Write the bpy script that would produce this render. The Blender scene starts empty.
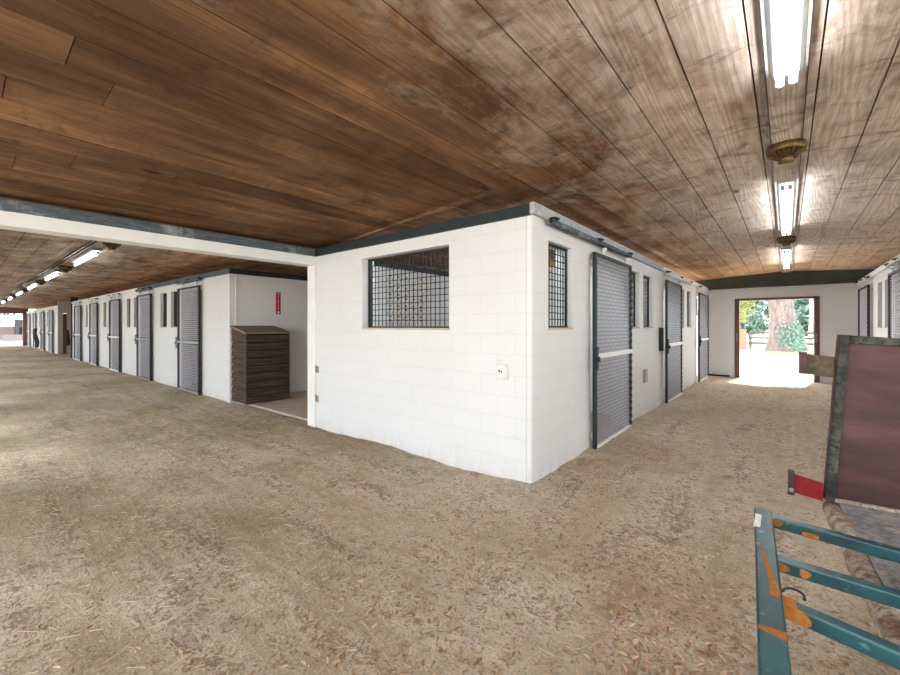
import bpy, math, random
from mathutils import Vector, Matrix, noise
random.seed(7)
S = bpy.context.scene
COL = S.collection
PI = math.pi

# ------------------------------------------------------------------ helpers
def lin(r, g, b):
    f = lambda c: (c/255/12.92) if c/255 <= .04045 else ((c/255+.055)/1.055)**2.4
    return (f(r), f(g), f(b), 1.0)

class MB:
    """collects simple solids and links them as one mesh object"""
    def __init__(s): s.v=[]; s.f=[]; s.a=[]; s.m=[]; s.sm=[]
    def add(s, vs, fs, a=0.0, m=0, smooth=False):
        o=len(s.v); s.v += [tuple(p) for p in vs]
        for f in fs:
            s.f.append(tuple(i+o for i in f)); s.a.append(a); s.m.append(m); s.sm.append(smooth)
    def box(s, x0,x1,y0,y1,z0,z1, a=0.0, m=0):
        if x0>x1: x0,x1=x1,x0
        if y0>y1: y0,y1=y1,y0
        if z0>z1: z0,z1=z1,z0
        v=[(x0,y0,z0),(x1,y0,z0),(x1,y1,z0),(x0,y1,z0),(x0,y0,z1),(x1,y0,z1),(x1,y1,z1),(x0,y1,z1)]
        s.add(v,[(0,3,2,1),(4,5,6,7),(0,1,5,4),(1,2,6,5),(2,3,7,6),(3,0,4,7)],a,m)
    def hexa(s, bot, top, a=0.0, m=0):
        """bot/top: 4 points each, counter clockwise seen from above"""
        s.add(list(bot)+list(top),[(0,3,2,1),(4,5,6,7),(0,1,5,4),(1,2,6,5),(2,3,7,6),(3,0,4,7)],a,m)
    def bar(s, p, q, w, h=None, up=(0,0,1), a=0.0, m=0):
        p=Vector(p); q=Vector(q); d=(q-p).normalized(); u=Vector(up)
        if abs(d.dot(u))>.98: u=Vector((1,0,0))
        r=d.cross(u).normalized(); u=r.cross(d).normalized(); h=h or w
        r=r*(w/2); u=u*(h/2)
        vs=[p-r-u,p+r-u,p+r+u,p-r+u,q-r-u,q+r-u,q+r+u,q-r+u]
        s.add(vs,[(0,1,2,3),(7,6,5,4),(0,4,5,1),(1,5,6,2),(2,6,7,3),(3,7,4,0)],a,m)
    def tube(s, pts, rad, n=10, a=0.0, m=0, cap=True):
        pts=[Vector(p) for p in pts]
        if not hasattr(rad,'__len__'): rad=[rad]*len(pts)
        vs=[]; fs=[]; u=None
        for i,p in enumerate(pts):
            d=(pts[min(i+1,len(pts)-1)]-pts[max(i-1,0)]).normalized()
            if u is None: u=d.orthogonal().normalized()
            else: u=(u-d*u.dot(d)).normalized()
            r=d.cross(u)
            for k in range(n):
                t=2*PI*k/n; vs.append(p+(u*math.cos(t)+r*math.sin(t))*rad[i])
        for i in range(len(pts)-1):
            for k in range(n):
                fs.append((i*n+k,i*n+(k+1)%n,(i+1)*n+(k+1)%n,(i+1)*n+k))
        if cap:
            fs.append(tuple(range(n-1,-1,-1))); b=(len(pts)-1)*n; fs.append(tuple(range(b,b+n)))
        s.add(vs,fs,a,m,True)
    def lathe(s, prof, cx, cy, n=28, a=0.0, m=0):
        vs=[];fs=[]
        for (r,z) in prof:
            for k in range(n):
                t=2*PI*k/n; vs.append((cx+r*math.cos(t),cy+r*math.sin(t),z))
        for i in range(len(prof)-1):
            for k in range(n):
                fs.append((i*n+k,i*n+(k+1)%n,(i+1)*n+(k+1)%n,(i+1)*n+k))
        s.add(vs,fs,a,m,True)
    def build(s, name, mat, parent=None, bevel=0, loc=None):
        me=bpy.data.meshes.new(name); me.from_pydata(s.v,[],s.f)
        for mm in (mat if isinstance(mat,(list,tuple)) else [mat]): me.materials.append(mm)
        at=me.attributes.new('rnd','FLOAT','FACE'); at.data.foreach_set('value',s.a)
        me.polygons.foreach_set('material_index',s.m); me.polygons.foreach_set('use_smooth',s.sm)
        me.update()
        o=bpy.data.objects.new(name,me); COL.objects.link(o)
        if parent: o.parent=parent
        if loc: o.location=loc
        if bevel:
            b=o.modifiers.new('Bevel','BEVEL'); b.width=bevel; b.segments=2; b.limit_method='ANGLE'
        return o

def tag(o, label, cat, group=None, kind=None):
    o['label']=label; o['category']=cat
    if group: o['group']=group
    if kind: o['kind']=kind
    return o
def thing(name, label, cat, loc=(0,0,0), rz=0, group=None):
    o=bpy.data.objects.new(name,None); COL.objects.link(o); o.location=loc; o.rotation_euler=(0,0,rz)
    return tag(o,label,cat,group)
def struct(o): o['kind']='structure'; return o
def dup(root, loc, rz=0, label=None):
    r=root.copy(); COL.objects.link(r); r.location=loc; r.rotation_euler=(0,0,rz)
    if label: r['label']=label
    for ch in root.children:
        c=ch.copy(); COL.objects.link(c); c.parent=r
        for g in ch.children:
            d=g.copy(); COL.objects.link(d); d.parent=c
    return r

# ------------------------------------------------------------------ materials
class NT:
    def __init__(s, name):
        s.m=bpy.data.materials.new(name); s.m.use_nodes=True; s.t=s.m.node_tree
        s.b=s.t.nodes['Principled BSDF']
    def n(s, typ, **kw):
        x=s.t.nodes.new(typ)
        for k,v in kw.items():
            if k in x.inputs: x.inputs[k].default_value=v
            else: setattr(x,k,v)
        return x
    def l(s,a,b): s.t.links.new(a,b)
    def pos(s): return s.n('ShaderNodeNewGeometry').outputs['Position']
    def obj(s): return s.n('ShaderNodeTexCoord').outputs['Object']
    def map(s, vec, scale=(1,1,1), rot=(0,0,0), loc=(0,0,0)):
        x=s.n('ShaderNodeMapping'); x.inputs['Scale'].default_value=scale; x.inputs['Rotation'].default_value=rot; x.inputs['Location'].default_value=loc
        s.l(vec,x.inputs['Vector']); return x.outputs[0]
    def noise(s, vec, scale=5, detail=4, rough=.55, dist=0, col=False):
        x=s.n('ShaderNodeTexNoise'); x.inputs['Scale'].default_value=scale; x.inputs['Detail'].default_value=detail
        x.inputs['Roughness'].default_value=rough; x.inputs['Distortion'].default_value=dist
        s.l(vec,x.inputs['Vector']); return x.outputs['Color' if col else 'Fac']
    def ramp(s, fac, stops, interp='LINEAR'):
        x=s.n('ShaderNodeValToRGB'); x.color_ramp.interpolation=interp; e=x.color_ramp.elements
        while len(e)<len(stops): e.new(.5)
        for i,(p,c) in enumerate(stops):
            e[i].position=p; e[i].color=c if len(c)==4 else (*c,1)
        s.l(fac,x.inputs['Fac']); return x.outputs['Color']
    def mix(s, fac, a, b, mode='MIX'):
        x=s.n('ShaderNodeMix',data_type='RGBA',blend_type=mode)
        if isinstance(fac,(int,float)): x.inputs[0].default_value=fac
        else: s.l(fac,x.inputs[0])
        for sock,val in ((x.inputs[6],a),(x.inputs[7],b)):
            if isinstance(val,tuple): sock.default_value=val
            else: s.l(val,sock)
        return x.outputs[2]
    def math(s, op, a, b=0.0, clamp=False):
        x=s.n('ShaderNodeMath',operation=op,use_clamp=clamp)
        for sock,val in ((x.inputs[0],a),(x.inputs[1],b)):
            if isinstance(val,(int,float)): sock.default_value=val
            else: s.l(val,sock)
        return x.outputs[0]
    def sep(s, v):
        x=s.n('ShaderNodeSeparateXYZ'); s.l(v,x.inputs[0]); return x.outputs
    def comb(s, x, y, z):
        c=s.n('ShaderNodeCombineXYZ')
        for sock,val in zip(c.inputs,(x,y,z)):
            if isinstance(val,(int,float)): sock.default_value=val
            else: s.l(val,sock)
        return c.outputs[0]
    def rng(s, v, a, b, c=0.0, d=1.0, smooth=False):
        x=s.n('ShaderNodeMapRange'); s.l(v,x.inputs[0])
        if smooth: x.interpolation_type='SMOOTHSTEP'
        for i,k in zip((1,2,3,4),(a,b,c,d)): x.inputs[i].default_value=k
        return x.outputs[0]
    def attr(s, name='rnd'): return s.n('ShaderNodeAttribute',attribute_name=name).outputs['Fac']
    def bump(s, h, strength=.3, dist=.01, prev=None):
        x=s.n('ShaderNodeBump'); x.inputs['Strength'].default_value=strength; x.inputs['Distance'].default_value=dist
        s.l(h,x.inputs['Height'])
        if prev: s.l(prev,x.inputs['Normal'])
        return x.outputs[0]
    def done(s, col, rough=.7, normal=None, metal=0, spec=.3):
        if isinstance(col,tuple): s.b.inputs['Base Color'].default_value=col
        else: s.l(col,s.b.inputs['Base Color'])
        if isinstance(rough,(int,float)): s.b.inputs['Roughness'].default_value=rough
        else: s.l(rough,s.b.inputs['Roughness'])
        s.b.inputs['Metallic'].default_value=metal; s.b.inputs['Specular IOR Level'].default_value=spec
        if normal: s.l(normal,s.b.inputs['Normal'])
        return s.m

def flat(name, c, rough=.6, metal=0, var=.12, scale=14, bump=.15):
    k=NT(name); p=k.pos(); n=k.noise(p,scale,5,.6)
    dark=tuple(x*(1-var) for x in c[:3])+(1,); lite=tuple(min(1,x*(1+var)) for x in c[:3])+(1,)
    return k.done(k.ramp(n,[(.3,dark),(.7,lite)]),rough,k.bump(n,bump,.004),metal)

def mat_block(name, base, dirt, joint=.5):
    k=NT(name); p=k.pos(); x,y,z=k.sep(p)
    v=k.comb(k.math('ADD',x,y),z,0)
    br=k.n('ShaderNodeTexBrick',offset=.5); k.l(v,br.inputs['Vector'])
    for a,b in (('Scale',1),('Mortar Size',.006),('Mortar Smooth',.6),('Brick Width',.405),('Row Height',.203)): br.inputs[a].default_value=b
    fac=br.outputs['Fac']
    n1=k.noise(p,1.3,4,.6); n2=k.noise(p,60,3,.6)
    c=k.ramp(n1,[(.3,tuple(q*.955 for q in base[:3])),(.7,base)])
    c=k.mix(k.math('MULTIPLY',fac,.22*joint),c,lin(120,118,112))
    # splashed dirt along the foot of the wall, and a few grey scuffs
    ft=k.rng(z,.0,.2,1,0); ns=k.noise(k.map(p,(3,3,1.5)),3,5,.7)
    ft=k.math('MULTIPLY',ft,k.rng(ns,.38,.7)); ft=k.math('MULTIPLY',ft,.4)
    c=k.mix(ft,c,dirt)
    sc=k.rng(k.noise(k.map(p,(2,2,5)),1.7,6,.75),.6,.8); c=k.mix(k.math('MULTIPLY',sc,.22),c,lin(150,146,138))
    b=k.bump(k.math('SUBTRACT',1.0,fac),.5*joint,.006); b=k.bump(n2,.12,.003,b)
    return k.done(c,.55,b)
M={}
M['wall']=mat_block('white painted block',lin(217,218,219),lin(176,160,134))
M['greyblock']=mat_block('grey block',lin(172,166,158),lin(120,104,84),1.6)
M['white']=flat('white paint',lin(226,226,224),.5,var=.04,scale=6)

def mat_ceiling(name, axis, pale):
    """old pine boards; pale = how far the grey-white of weathering and painted light goes"""
    k=NT(name); p=k.pos(); x,y,z=k.sep(p); r=k.attr()
    u,w=(y,x) if axis=='Y' else (x,y)        # u along the grain
    g=k.comb(k.math('ADD',k.math('MULTIPLY',u,.07),k.math('MULTIPLY',r,37.0)),w,0)
    dis=k.noise(g,2.2,2,.45)
    rings=k.math('FRACT',k.math('MULTIPLY',dis,34.0)); rings=k.math('ABSOLUTE',k.math('SUBTRACT',rings,.5))
    fine=k.noise(k.comb(k.math('MULTIPLY',u,1.4),k.math('MULTIPLY',w,70.0),r),2.0,5,.65)
    tone=k.noise(k.comb(k.math('MULTIPLY',u,.5),k.math('MULTIPLY',w,3.2),k.math('MULTIPLY',r,3.0)),1.5,6,.65)
    patch=k.noise(p,1.1,5,.62,.4)
    tt=k.math('ADD',k.math('MULTIPLY',tone,.5),k.math('ADD',k.math('MULTIPLY',r,.10),k.math('MULTIPLY',patch,.4)))
    tt=k.math('ADD',tt,k.rng(u,2.5,12.0,-.02,.28,True) if axis=='Y' else k.rng(w,2.2,3.2,0,.14,True))  # fresher wood tone; Y boards also paint in missing light down the aisle
    c=k.ramp(tt,[(.32,lin(70,52,40)),(.46,lin(104,77,56)),(.58,lin(138,104,75)),(.72,lin(186,142,102)),(.86,lin(216,172,126))])
    c=k.mix(k.math('MULTIPLY',k.rng(rings,.0,.3,1,0),.16),c,lin(70,46,32))
    c=k.mix(k.math('MULTIPLY',k.rng(fine,.44,.68),.5),c,lin(58,42,32))
    # weathering: dusty grey-white bloom, part painted light along the lamp row, none near the gable
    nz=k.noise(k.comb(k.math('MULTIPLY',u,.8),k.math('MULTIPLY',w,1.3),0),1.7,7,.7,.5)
    if axis=='Y': off=k.math('ADD',k.math('ADD',k.rng(w,-2.6,-.1,pale[1],pale[0],True),k.rng(u,2.5,7.5,0,.16,True)),k.rng(u,8.5,13.0,0,-.3))  # bloom widened down the aisle, standing in for missing light
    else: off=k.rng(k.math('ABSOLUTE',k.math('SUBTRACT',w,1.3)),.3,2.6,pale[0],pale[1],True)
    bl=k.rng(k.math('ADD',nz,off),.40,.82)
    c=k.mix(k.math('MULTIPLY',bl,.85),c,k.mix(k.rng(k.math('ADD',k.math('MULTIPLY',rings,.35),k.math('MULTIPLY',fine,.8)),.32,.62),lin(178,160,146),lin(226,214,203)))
    # soot-dark cross smears and knots
    sm=k.noise(k.comb(k.math('MULTIPLY',u,4.2),k.math('MULTIPLY',w,1.6),3.0),1.8,6,.72,.3)
    c=k.mix(k.math('MULTIPLY',k.rng(sm,.55,.68),.62),c,lin(82,66,56))
    bt=k.noise(p,2.3,6,.72,.8); c=k.mix(k.math('MULTIPLY',k.rng(bt,.56,.7),.5),c,lin(56,42,34)); c=k.mix(k.math('MULTIPLY',k.rng(bt,.24,.36,1,0),.3),c,lin(190,166,144))
    kn=k.n('ShaderNodeTexVoronoi',feature='F1'); k.l(k.comb(k.math('MULTIPLY',u,.8),k.math('MULTIPLY',w,2.2),k.math('MULTIPLY',r,9.0)),kn.inputs['Vector']); kn.inputs['Scale'].default_value=.9
    c=k.mix(k.math('MULTIPLY',k.rng(kn.outputs['Distance'],.03,.075,1,0),.8),c,lin(50,34,26))
    b=k.bump(fine,.25,.004); b=k.bump(rings,.1,.003,b)
    return k.done(c,.9,b,spec=.06)
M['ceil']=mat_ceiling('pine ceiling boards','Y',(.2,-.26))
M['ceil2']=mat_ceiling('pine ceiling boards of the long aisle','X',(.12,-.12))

def mat_floor():
    k=NT('raked dirt'); p=k.pos(); x,y,z=k.sep(p)
    # tracks run along the long aisle on the left and along the right aisle on the right
    fx=k.noise(k.map(p,(.35,2.4,1)),1.4,5,.62); fy=k.noise(k.map(p,(2.4,.35,1)),1.4,5,.62)
    side=k.rng(k.math('SUBTRACT',k.math('MULTIPLY',x,-1.0),y),-2.2,1.0,0,1,True)
    track=k.math('ADD',k.math('MULTIPLY',fx,side),k.math('MULTIPLY',fy,k.math('SUBTRACT',1.0,side)))
    big=k.noise(p,.9,5,.6); mid=k.noise(p,7,6,.7); fin=k.noise(p,70,5,.75); chips=k.noise(p,24,6,.8,1.2)
    c=k.ramp(track,[(.33,lin(172,154,130)),(.5,lin(206,192,172)),(.68,lin(226,215,200))])
    c=k.mix(k.rng(big,.4,.66),c,k.ramp(track,[(.33,lin(196,178,156)),(.62,lin(222,208,192))]))
    olive=k.math('MULTIPLY',k.rng(k.noise(p,.5,4,.6),.40,.62),k.rng(x,-3.2,.2,1,0))
    c=k.mix(k.math('MULTIPLY',olive,.7),c,lin(148,134,106))
    c=k.mix(k.math('MULTIPLY',k.rng(mid,.5,.66),.55),c,lin(152,132,108))
    c=k.mix(k.math('MULTIPLY',k.rng(k.math('ADD',k.math('MULTIPLY',chips,.62),k.math('MULTIPLY',track,.38)),.52,.56),.72),c,lin(122,92,68))
    c=k.mix(k.math('MULTIPLY',k.rng(chips,.30,.42,1,0),.6),c,lin(224,214,200))
    c=k.mix(k.math('MULTIPLY',k.rng(fin,.54,.64),.6),c,lin(104,84,64))
    c=k.mix(k.math('MULTIPLY',k.rng(fin,.34,.44,1,0),.5),c,lin(232,224,210))
    h=k.math('ADD',k.math('MULTIPLY',mid,1.0),k.math('ADD',k.math('MULTIPLY',fin,.5),k.math('MULTIPLY',chips,.8)))
    b=k.bump(h,.7,.02); b=k.bump(track,.5,.05,b)
    return k.done(c,.95,b,spec=.1)
M['floor']=mat_floor()
M['sand']=flat('pale sand',lin(226,218,204),.95,var=.08,scale=3)
M['concrete']=flat('concrete slab',lin(190,176,158),.85,var=.1,scale=5)

M['dkgreen']=flat('dark green paint',lin(36,48,52),.5,var=.25,scale=9)
M['beamgreen']=flat('dark green beam',lin(58,64,50),.6,var=.3,scale=6)
def mat_trim():
    k=NT('weathered slate-blue board'); p=k.pos(); n=k.noise(k.map(p,(2,2,14)),4,6,.7); n2=k.noise(p,2.2,5,.7)
    c=k.ramp(n,[(.3,lin(52,62,68)),(.6,lin(84,96,104)),(.75,lin(128,138,146))])
    c=k.mix(k.rng(n2,.55,.72),c,lin(150,156,160))
    return k.done(c,.7,k.bump(n,.4,.004))
M['trim']=mat_trim()
M['trimpale']=flat('pale weathered board',lin(168,172,176),.7,var=.3,scale=22)
M['steel']=flat('galvanised mesh',lin(142,144,152),.45,.35,var=.1)
M['lilac']=flat('grey mesh',lin(164,161,172),.5,.1,var=.1)
M['darkmetal']=flat('dark steel',lin(38,42,46),.5,.3,var=.3)
M['rail']=flat('white rail',lin(226,226,224),.45,var=.06)
M['greyrail']=flat('grey rail',lin(138,144,148),.45,.2,var=.12)
M['brownframe']=flat('brown painted post',lin(104,74,70),.6,var=.2)
M['bronze']=flat('brown cast metal',lin(104,82,50),.45,.5,var=.3,scale=30)
M['housing']=flat('lamp housing',lin(150,150,150),.4,.1,var=.1)
def mat_emit(name,c,s):
    k=NT(name); k.b.inputs['Emission Color'].default_value=c; k.b.inputs['Emission Strength'].default_value=s
    return k.done((.9,.9,.9,1),.4)
M['tube']=mat_emit('fluorescent tube',(.92,.97,1,1),17)
def mat_planks(name,c1,c2,c3,horizontal=True,pitch=.115,gap=lin(24,16,12)):
    k=NT(name); p=k.pos(); x,y,z=k.sep(p)
    row=k.math('FLOOR',k.math('DIVIDE',z,pitch)) if horizontal else k.math('FLOOR',k.math('DIVIDE',k.math('ADD',x,y),pitch))
    h=k.math('ADD',x,y)
    g=k.comb(k.math('MULTIPLY',h,1.5) if horizontal else k.math('MULTIPLY',h,30.0),k.math('MULTIPLY',z,30.0) if horizontal else k.math('MULTIPLY',z,1.5),k.math('MULTIPLY',row,7.3))
    n=k.noise(g,1.6,5,.65)
    return k.done(k.ramp(n,[(.28,c1),(.5,c2),(.74,c3)]),.75,k.bump(n,.35,.005))
M['binwood']=mat_planks('stained bin slats',lin(38,28,22),lin(68,52,41),lin(108,88,72))
M['binlid']=flat('faded bin lid',lin(132,124,100),.7,var=.12,scale=8)
M['barnwood']=mat_planks('brown boards',lin(70,50,34),lin(104,76,50),lin(138,104,72),False,.15)
M['fencewood']=mat_planks('pale fence boards',lin(116,98,74),lin(140,120,92),lin(160,140,112),False,.14)
M['railwood']=flat('dark fence rail',lin(96,92,92),.8,var=.2)
M['red']=flat('sign red',lin(176,38,52),.4,var=.04)
M['signwhite']=flat('sign white',lin(238,236,232),.5,var=.02)
M['redpaint']=flat('chipped red paint',lin(118,8,22),.4,var=.25,scale=30)
M['plastic']=flat('outlet plate',lin(214,212,202),.4,var=.04)
M['black']=flat('black hole',lin(20,20,20),.6)
def mat_teal():
    k=NT('teal paint with rust'); p=k.obj(); n=k.noise(p,9,5,.6); s=k.noise(p,26,4,.6)
    c=k.ramp(n,[(.3,lin(8,50,58)),(.7,lin(24,84,92))])
    c=k.mix(k.math('MULTIPLY',k.rng(s,.6,.7),.55),c,lin(96,150,156))
    x,y,z=k.sep(p)
    near=k.rng(x,.02,.16,.0,-.16)       # more rust at the welded joints
    ru=k.rng(k.math('ADD',k.noise(k.map(p,(1,1,1),loc=(3,1,0)),11,2,.5),near),.62,.65)
    c=k.mix(ru,c,k.ramp(s,[(.3,lin(150,92,36)),(.7,lin(206,148,74))]))
    return k.done(c,k.mix(ru,(.35,.35,.35,1),(.85,.85,.85,1)),k.bump(n,.15,.003),spec=.5)
M['teal']=mat_teal()
M['rust']=flat('orange rust',lin(164,104,44),.85,var=.4,scale=40)
M['worn']=flat('worn white paint',lin(222,222,216),.7,var=.2,scale=60)
def mat_maroon():
    k=NT('maroon sheet steel'); p=k.pos(); n=k.noise(k.map(p,(.9,.9,3.2)),1.7,6,.62,.4); s=k.noise(p,45,4,.6)
    c=k.ramp(n,[(.3,lin(40,29,29)),(.5,lin(68,44,44)),(.75,lin(96,64,68))])
    c=k.mix(k.math('MULTIPLY',k.rng(s,.55,.75),.35),c,lin(66,46,42))
    return k.done(c,.5,k.bump(s,.15,.003),.25)
M['maroon']=mat_maroon()
def mat_pit(name,a,b,c3):
    k=NT(name); p=k.pos(); s=k.noise(p,38,6,.75); n=k.noise(p,8,4,.6)
    c=k.mix(k.rng(n,.4,.65),k.ramp(s,[(.35,a),(.6,b)]),k.ramp(s,[(.35,a),(.55,c3)]))
    return k.done(c,.75,k.bump(s,.6,.006))
M['pitted']=mat_pit('pitted black steel',lin(20,22,22),lin(46,50,49),lin(84,84,78))
M['deck']=mat_pit('worn deck steel',lin(96,96,102),lin(142,142,148),lin(170,162,154))
M['rustlip']=mat_pit('rusty lip',lin(92,58,38),lin(160,138,120),lin(190,184,174))
M['tyre']=flat('tyre rubber',lin(34,34,34),.9,var=.2)
M['olive']=mat_pit('olive bracket',lin(58,52,42),lin(88,80,62),lin(100,80,66))
def mat_leaf(name,a,b,c3,rough=.7):
    k=NT(name); r=k.attr(); return k.done(k.ramp(r,[(0,a),(.5,b),(1,c3)]),rough,spec=.2)
M['litter']=mat_leaf('dry leaf',lin(142,106,78),lin(188,154,124),lin(220,196,168))
M['straw']=mat_leaf('straw',lin(160,136,92),lin(196,176,130),lin(224,210,170))
M['green']=mat_leaf('leaf green',lin(74,96,58),lin(112,132,84),lin(146,160,106))
M['teagreen']=mat_leaf('leaf blue green',lin(70,94,86),lin(102,128,116),lin(130,152,138))
M['yelgreen']=mat_leaf('leaf yellow green',lin(100,110,56),lin(134,142,78),lin(160,164,104))
def mat_bark():
    k=NT('oak bark'); p=k.pos(); n=k.noise(k.map(p,(3,3,.8)),2.2,6,.7); g=k.noise(p,.8,3,.5)
    c=k.ramp(n,[(.3,lin(84,72,70)),(.55,lin(124,110,106)),(.75,lin(152,138,134))])
    c=k.mix(k.math('MULTIPLY',k.rng(g,.5,.7),.5),c,lin(80,80,56))
    return k.done(c,.9,k.bump(n,.8,.05))
M['bark']=mat_bark()
M['cloth']=flat('dark cloth',lin(44,46,54),.95,var=.3,scale=10)
M['greywall']=flat('grey building',lin(74,74,84),.8)
M['pinkwall']=flat('pale wall',lin(150,132,132),.8)

# ------------------------------------------------------------------ dimensions
XR=-1.858; YF=3.444; ZT=2.62; T=.2; XB=1.43; YE=14.57; XP=-5.46; XC=-8.53
def wall(name, axis, plane, depth, u0, u1, ztop, openings, mat=None, zbot=-.06, extra=None):
    """wall on X=plane (axis 'X', u=Y) or Y=plane (axis 'Y', u=X); other face at plane+depth; openings = (u0,u1,z0,z1)"""
    us=sorted({u0,u1,*[o[0] for o in openings],*[o[1] for o in openings]}); us=[u for u in us if u0<=u<=u1]
    zs=sorted({zbot,ztop,*[max(o[2],zbot) for o in openings],*[o[3] for o in openings]})
    def solid(i,j):
        if i<0 or j<0 or i>=len(us)-1 or j>=len(zs)-1: return False
        a=(us[i]+us[i+1])/2; b=(zs[j]+zs[j+1])/2
        return not any(o[0]<a<o[1] and o[2]<b<o[3] for o in openings)
    mb=MB()
    P=(lambda u,d,z:(plane+d,u,z)) if axis=='X' else (lambda u,d,z:(u,plane+d,z))
    for i in range(len(us)-1):
        for j in range(len(zs)-1):
            if not solid(i,j): continue
            a,b,c,d=us[i],us[i+1],zs[j],zs[j+1]
            q=lambda *v: mb.add([P(*w) for w in v],[(0,1,2,3)])
            q((a,0,c),(b,0,c),(b,0,d),(a,0,d)); q((b,depth,c),(a,depth,c),(a,depth,d),(b,depth,d))
            if not solid(i-1,j): q((a,depth,c),(a,0,c),(a,0,d),(a,depth,d))
            if not solid(i+1,j): q((b,0,c),(b,depth,c),(b,depth,d),(b,0,d))
            if not solid(i,j-1): q((a,0,c),(a,depth,c),(b,depth,c),(b,0,c))
            if not solid(i,j+1): q((a,0,d),(b,0,d),(b,depth,d),(a,depth,d))
    if extra: extra(mb)
    o=mb.build(name,mat or M['wall'])
    bm_fix(o); return struct(o)
def bm_fix(o):
    import bmesh
    bm=bmesh.new(); bm.from_mesh(o.data); bmesh.ops.remove_doubles(bm,verts=bm.verts,dist=1e-5)
    bmesh.ops.recalc_face_normals(bm,faces=bm.faces); bm.to_mesh(o.data); bm.free()

# ------------------------------------------------------------------ floor and ground
def fz(x,y):
    """height of the dirt"""
    v=Vector((x*.9,y*.9,0)); h=.030*noise.noise(v)+.014*noise.noise(v*3.1)+.007*noise.noise(v*8.3)
    if x<XR+.5 and y>YF+.6 and x>XR-.3: h+=.02*max(0,1-abs(x-XR)/.5)     # banked against the stall wall
    h-=.012
    if y>14.2: h*=.3
    if XC<x<XP-.1 and y>3.5: h=-.05
    if x<-9: h*=.6
    return h
def steps(a,b,fine):
    out=[a]; 
    while out[-1]<b:
        t=out[-1]; out.append(min(b,t+fine(t)))
    return out
gx=steps(-47.5,6.5,lambda t:.05 if -6<t<2 else (.12 if -12<t<3 else .5))
gy=steps(-5,15.2,lambda t:.05 if -.2<t<4.6 else (.1 if 4.5<t<9 else .2))
mb=MB(); vs=[(x,y,fz(x,y)) for y in gy for x in gx]; nx=len(gx)
fs=[(j*nx+i,j*nx+i+1,(j+1)*nx+i+1,(j+1)*nx+i) for j in range(len(gy)-1) for i in range(nx-1)]
mb.add(vs,fs,0,0,True); struct(mb.build('floor',M['floor']))
mb=MB(); mb.box(-140,90,-60,140,-.4,-.07); struct(mb.build('ground',M['sand']))
mb=MB(); mb.box(XC+.001,XP-T,3.56,15,-.06,.015); struct(mb.build('floor_passage',M['concrete']))

# ------------------------------------------------------------------ walls
# main block, right aisle face: three doors, five windows
WZ=(1.48,2.37)
doorsR=[(4.90,6.40),(8.74,10.20),(12.56,14.16)]
winsR=[(3.81,4.41),(6.53,7.11),(7.36,7.98),(10.40,10.95),(11.27,11.85)]
opR=[(a+.05,b-.05,-.1,2.32) for a,b in doorsR]+[(a,b,*WZ) for a,b in winsR]
wall('wall_right_aisle','X',XR,-T,YF+.05,YE,ZT,opR)
def corner(mb):
    for k in range(8):
        pass
    n=10; r=.05; cx,cy=XR-r,YF+r
    pts=[(cx+r*math.sin(PI/2*i/n),cy-r*math.cos(PI/2*i/n)) for i in range(n+1)]
    for i in range(n):
        (x0,y0),(x1,y1)=pts[i],pts[i+1]
        mb.add([(x0,y0,-.06),(x1,y1,-.06),(x1,y1,ZT),(x0,y0,ZT)],[(0,1,2,3)],0,0,True)
    mb.box(XR-T,XR-.05,YF+.05,YF+T,-.06,ZT)
bigwin=(-4.37,-2.86,1.475,2.40)
wall('wall_front','Y',YF,T,XP,XR-.05,ZT,[bigwin],extra=corner)
# breeze-block screen sits in the passage wall
SC=(4.86,6.06,.84,2.44)
wall('wall_passage_near','X',XP-T,T,YF+T,YE,ZT,[SC])
for i,y in enumerate((7.24,11.05)): wall('wall_partition_%d'%(i+1),'Y',y-.1,T,XP,XR-T,ZT,[])
# far block on the long aisle
doorsL=[(-11.28,-9.91),(-14.78,-13.43),(-18.2,-16.8),(-21.55,-20.17),(-24.92,-23.4)]
winsL=[(-12.04,-11.5),(-12.86,-12.34),(-15.42,-14.98),(-16.28,-15.82),(-18.75,-18.36),(-19.52,-19.08),(-22.02,-21.66),(-22.74,-22.36)]
opL=[(a+.05,b-.05,-.1,2.32) for a,b in doorsL]+[(a,b,*WZ) for a,b in winsL]
wall('wall_long_aisle','Y',YF,T,-25.9,XC,ZT,opL)
wall('wall_passage_far','X',XC,-T,YF+T,7.0,ZT,[])
wall('wall_tack_room','X',XC,-T,7.0,YE,ZT,[],M['barnwood'])
for i,x in enumerate((-12.2,-15.6,-18.95,-22.2,-25.9)): wall('wall_stall_%d'%(i+1),'X',x-.08 if x>-25 else x,.16,YF+T,7.2,ZT,[])
wall('wall_back','Y',7.2,T,-45.5,XC-T,2.9,[(x,x+1.7,1.1,2.3) for x in (-44.5,-40.5,-36.5,-33,-24.8,-21.4,-18,-14.6,-11.2)])
# third block beyond the cross passage
wall('wall_cross_passage','X',-30.24,-T,YF,7.2,2.86,[(3.64,3.80,-.1,2.2)],M['greyblock'])
doorsF=[(-33.0,-31.5),(-36.6,-35.1),(-40.7,-39.2),(-44.2,-42.8)]
winsF=[(-33.6,-33.2),(-34.4,-34.0),(-37.3,-36.9),(-38.2,-37.8),(-41.3,-40.95),(-42.2,-41.8)]
wall('wall_far_stalls','Y',YF,T,-45.5,-30.44,ZT,[(a+.05,b-.05,-.1,2.32) for a,b in doorsF]+[(a,b,*WZ) for a,b in winsF])
# near side of the long aisle, open doorways that let daylight across the floor
wall('wall_left','Y',-.25,-T,-45.5,XP,2.86,[(x,x+1.6,-.1,2.3) for x in [-44+3.4*i for i in range(11)]+[-7.6]])
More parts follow.
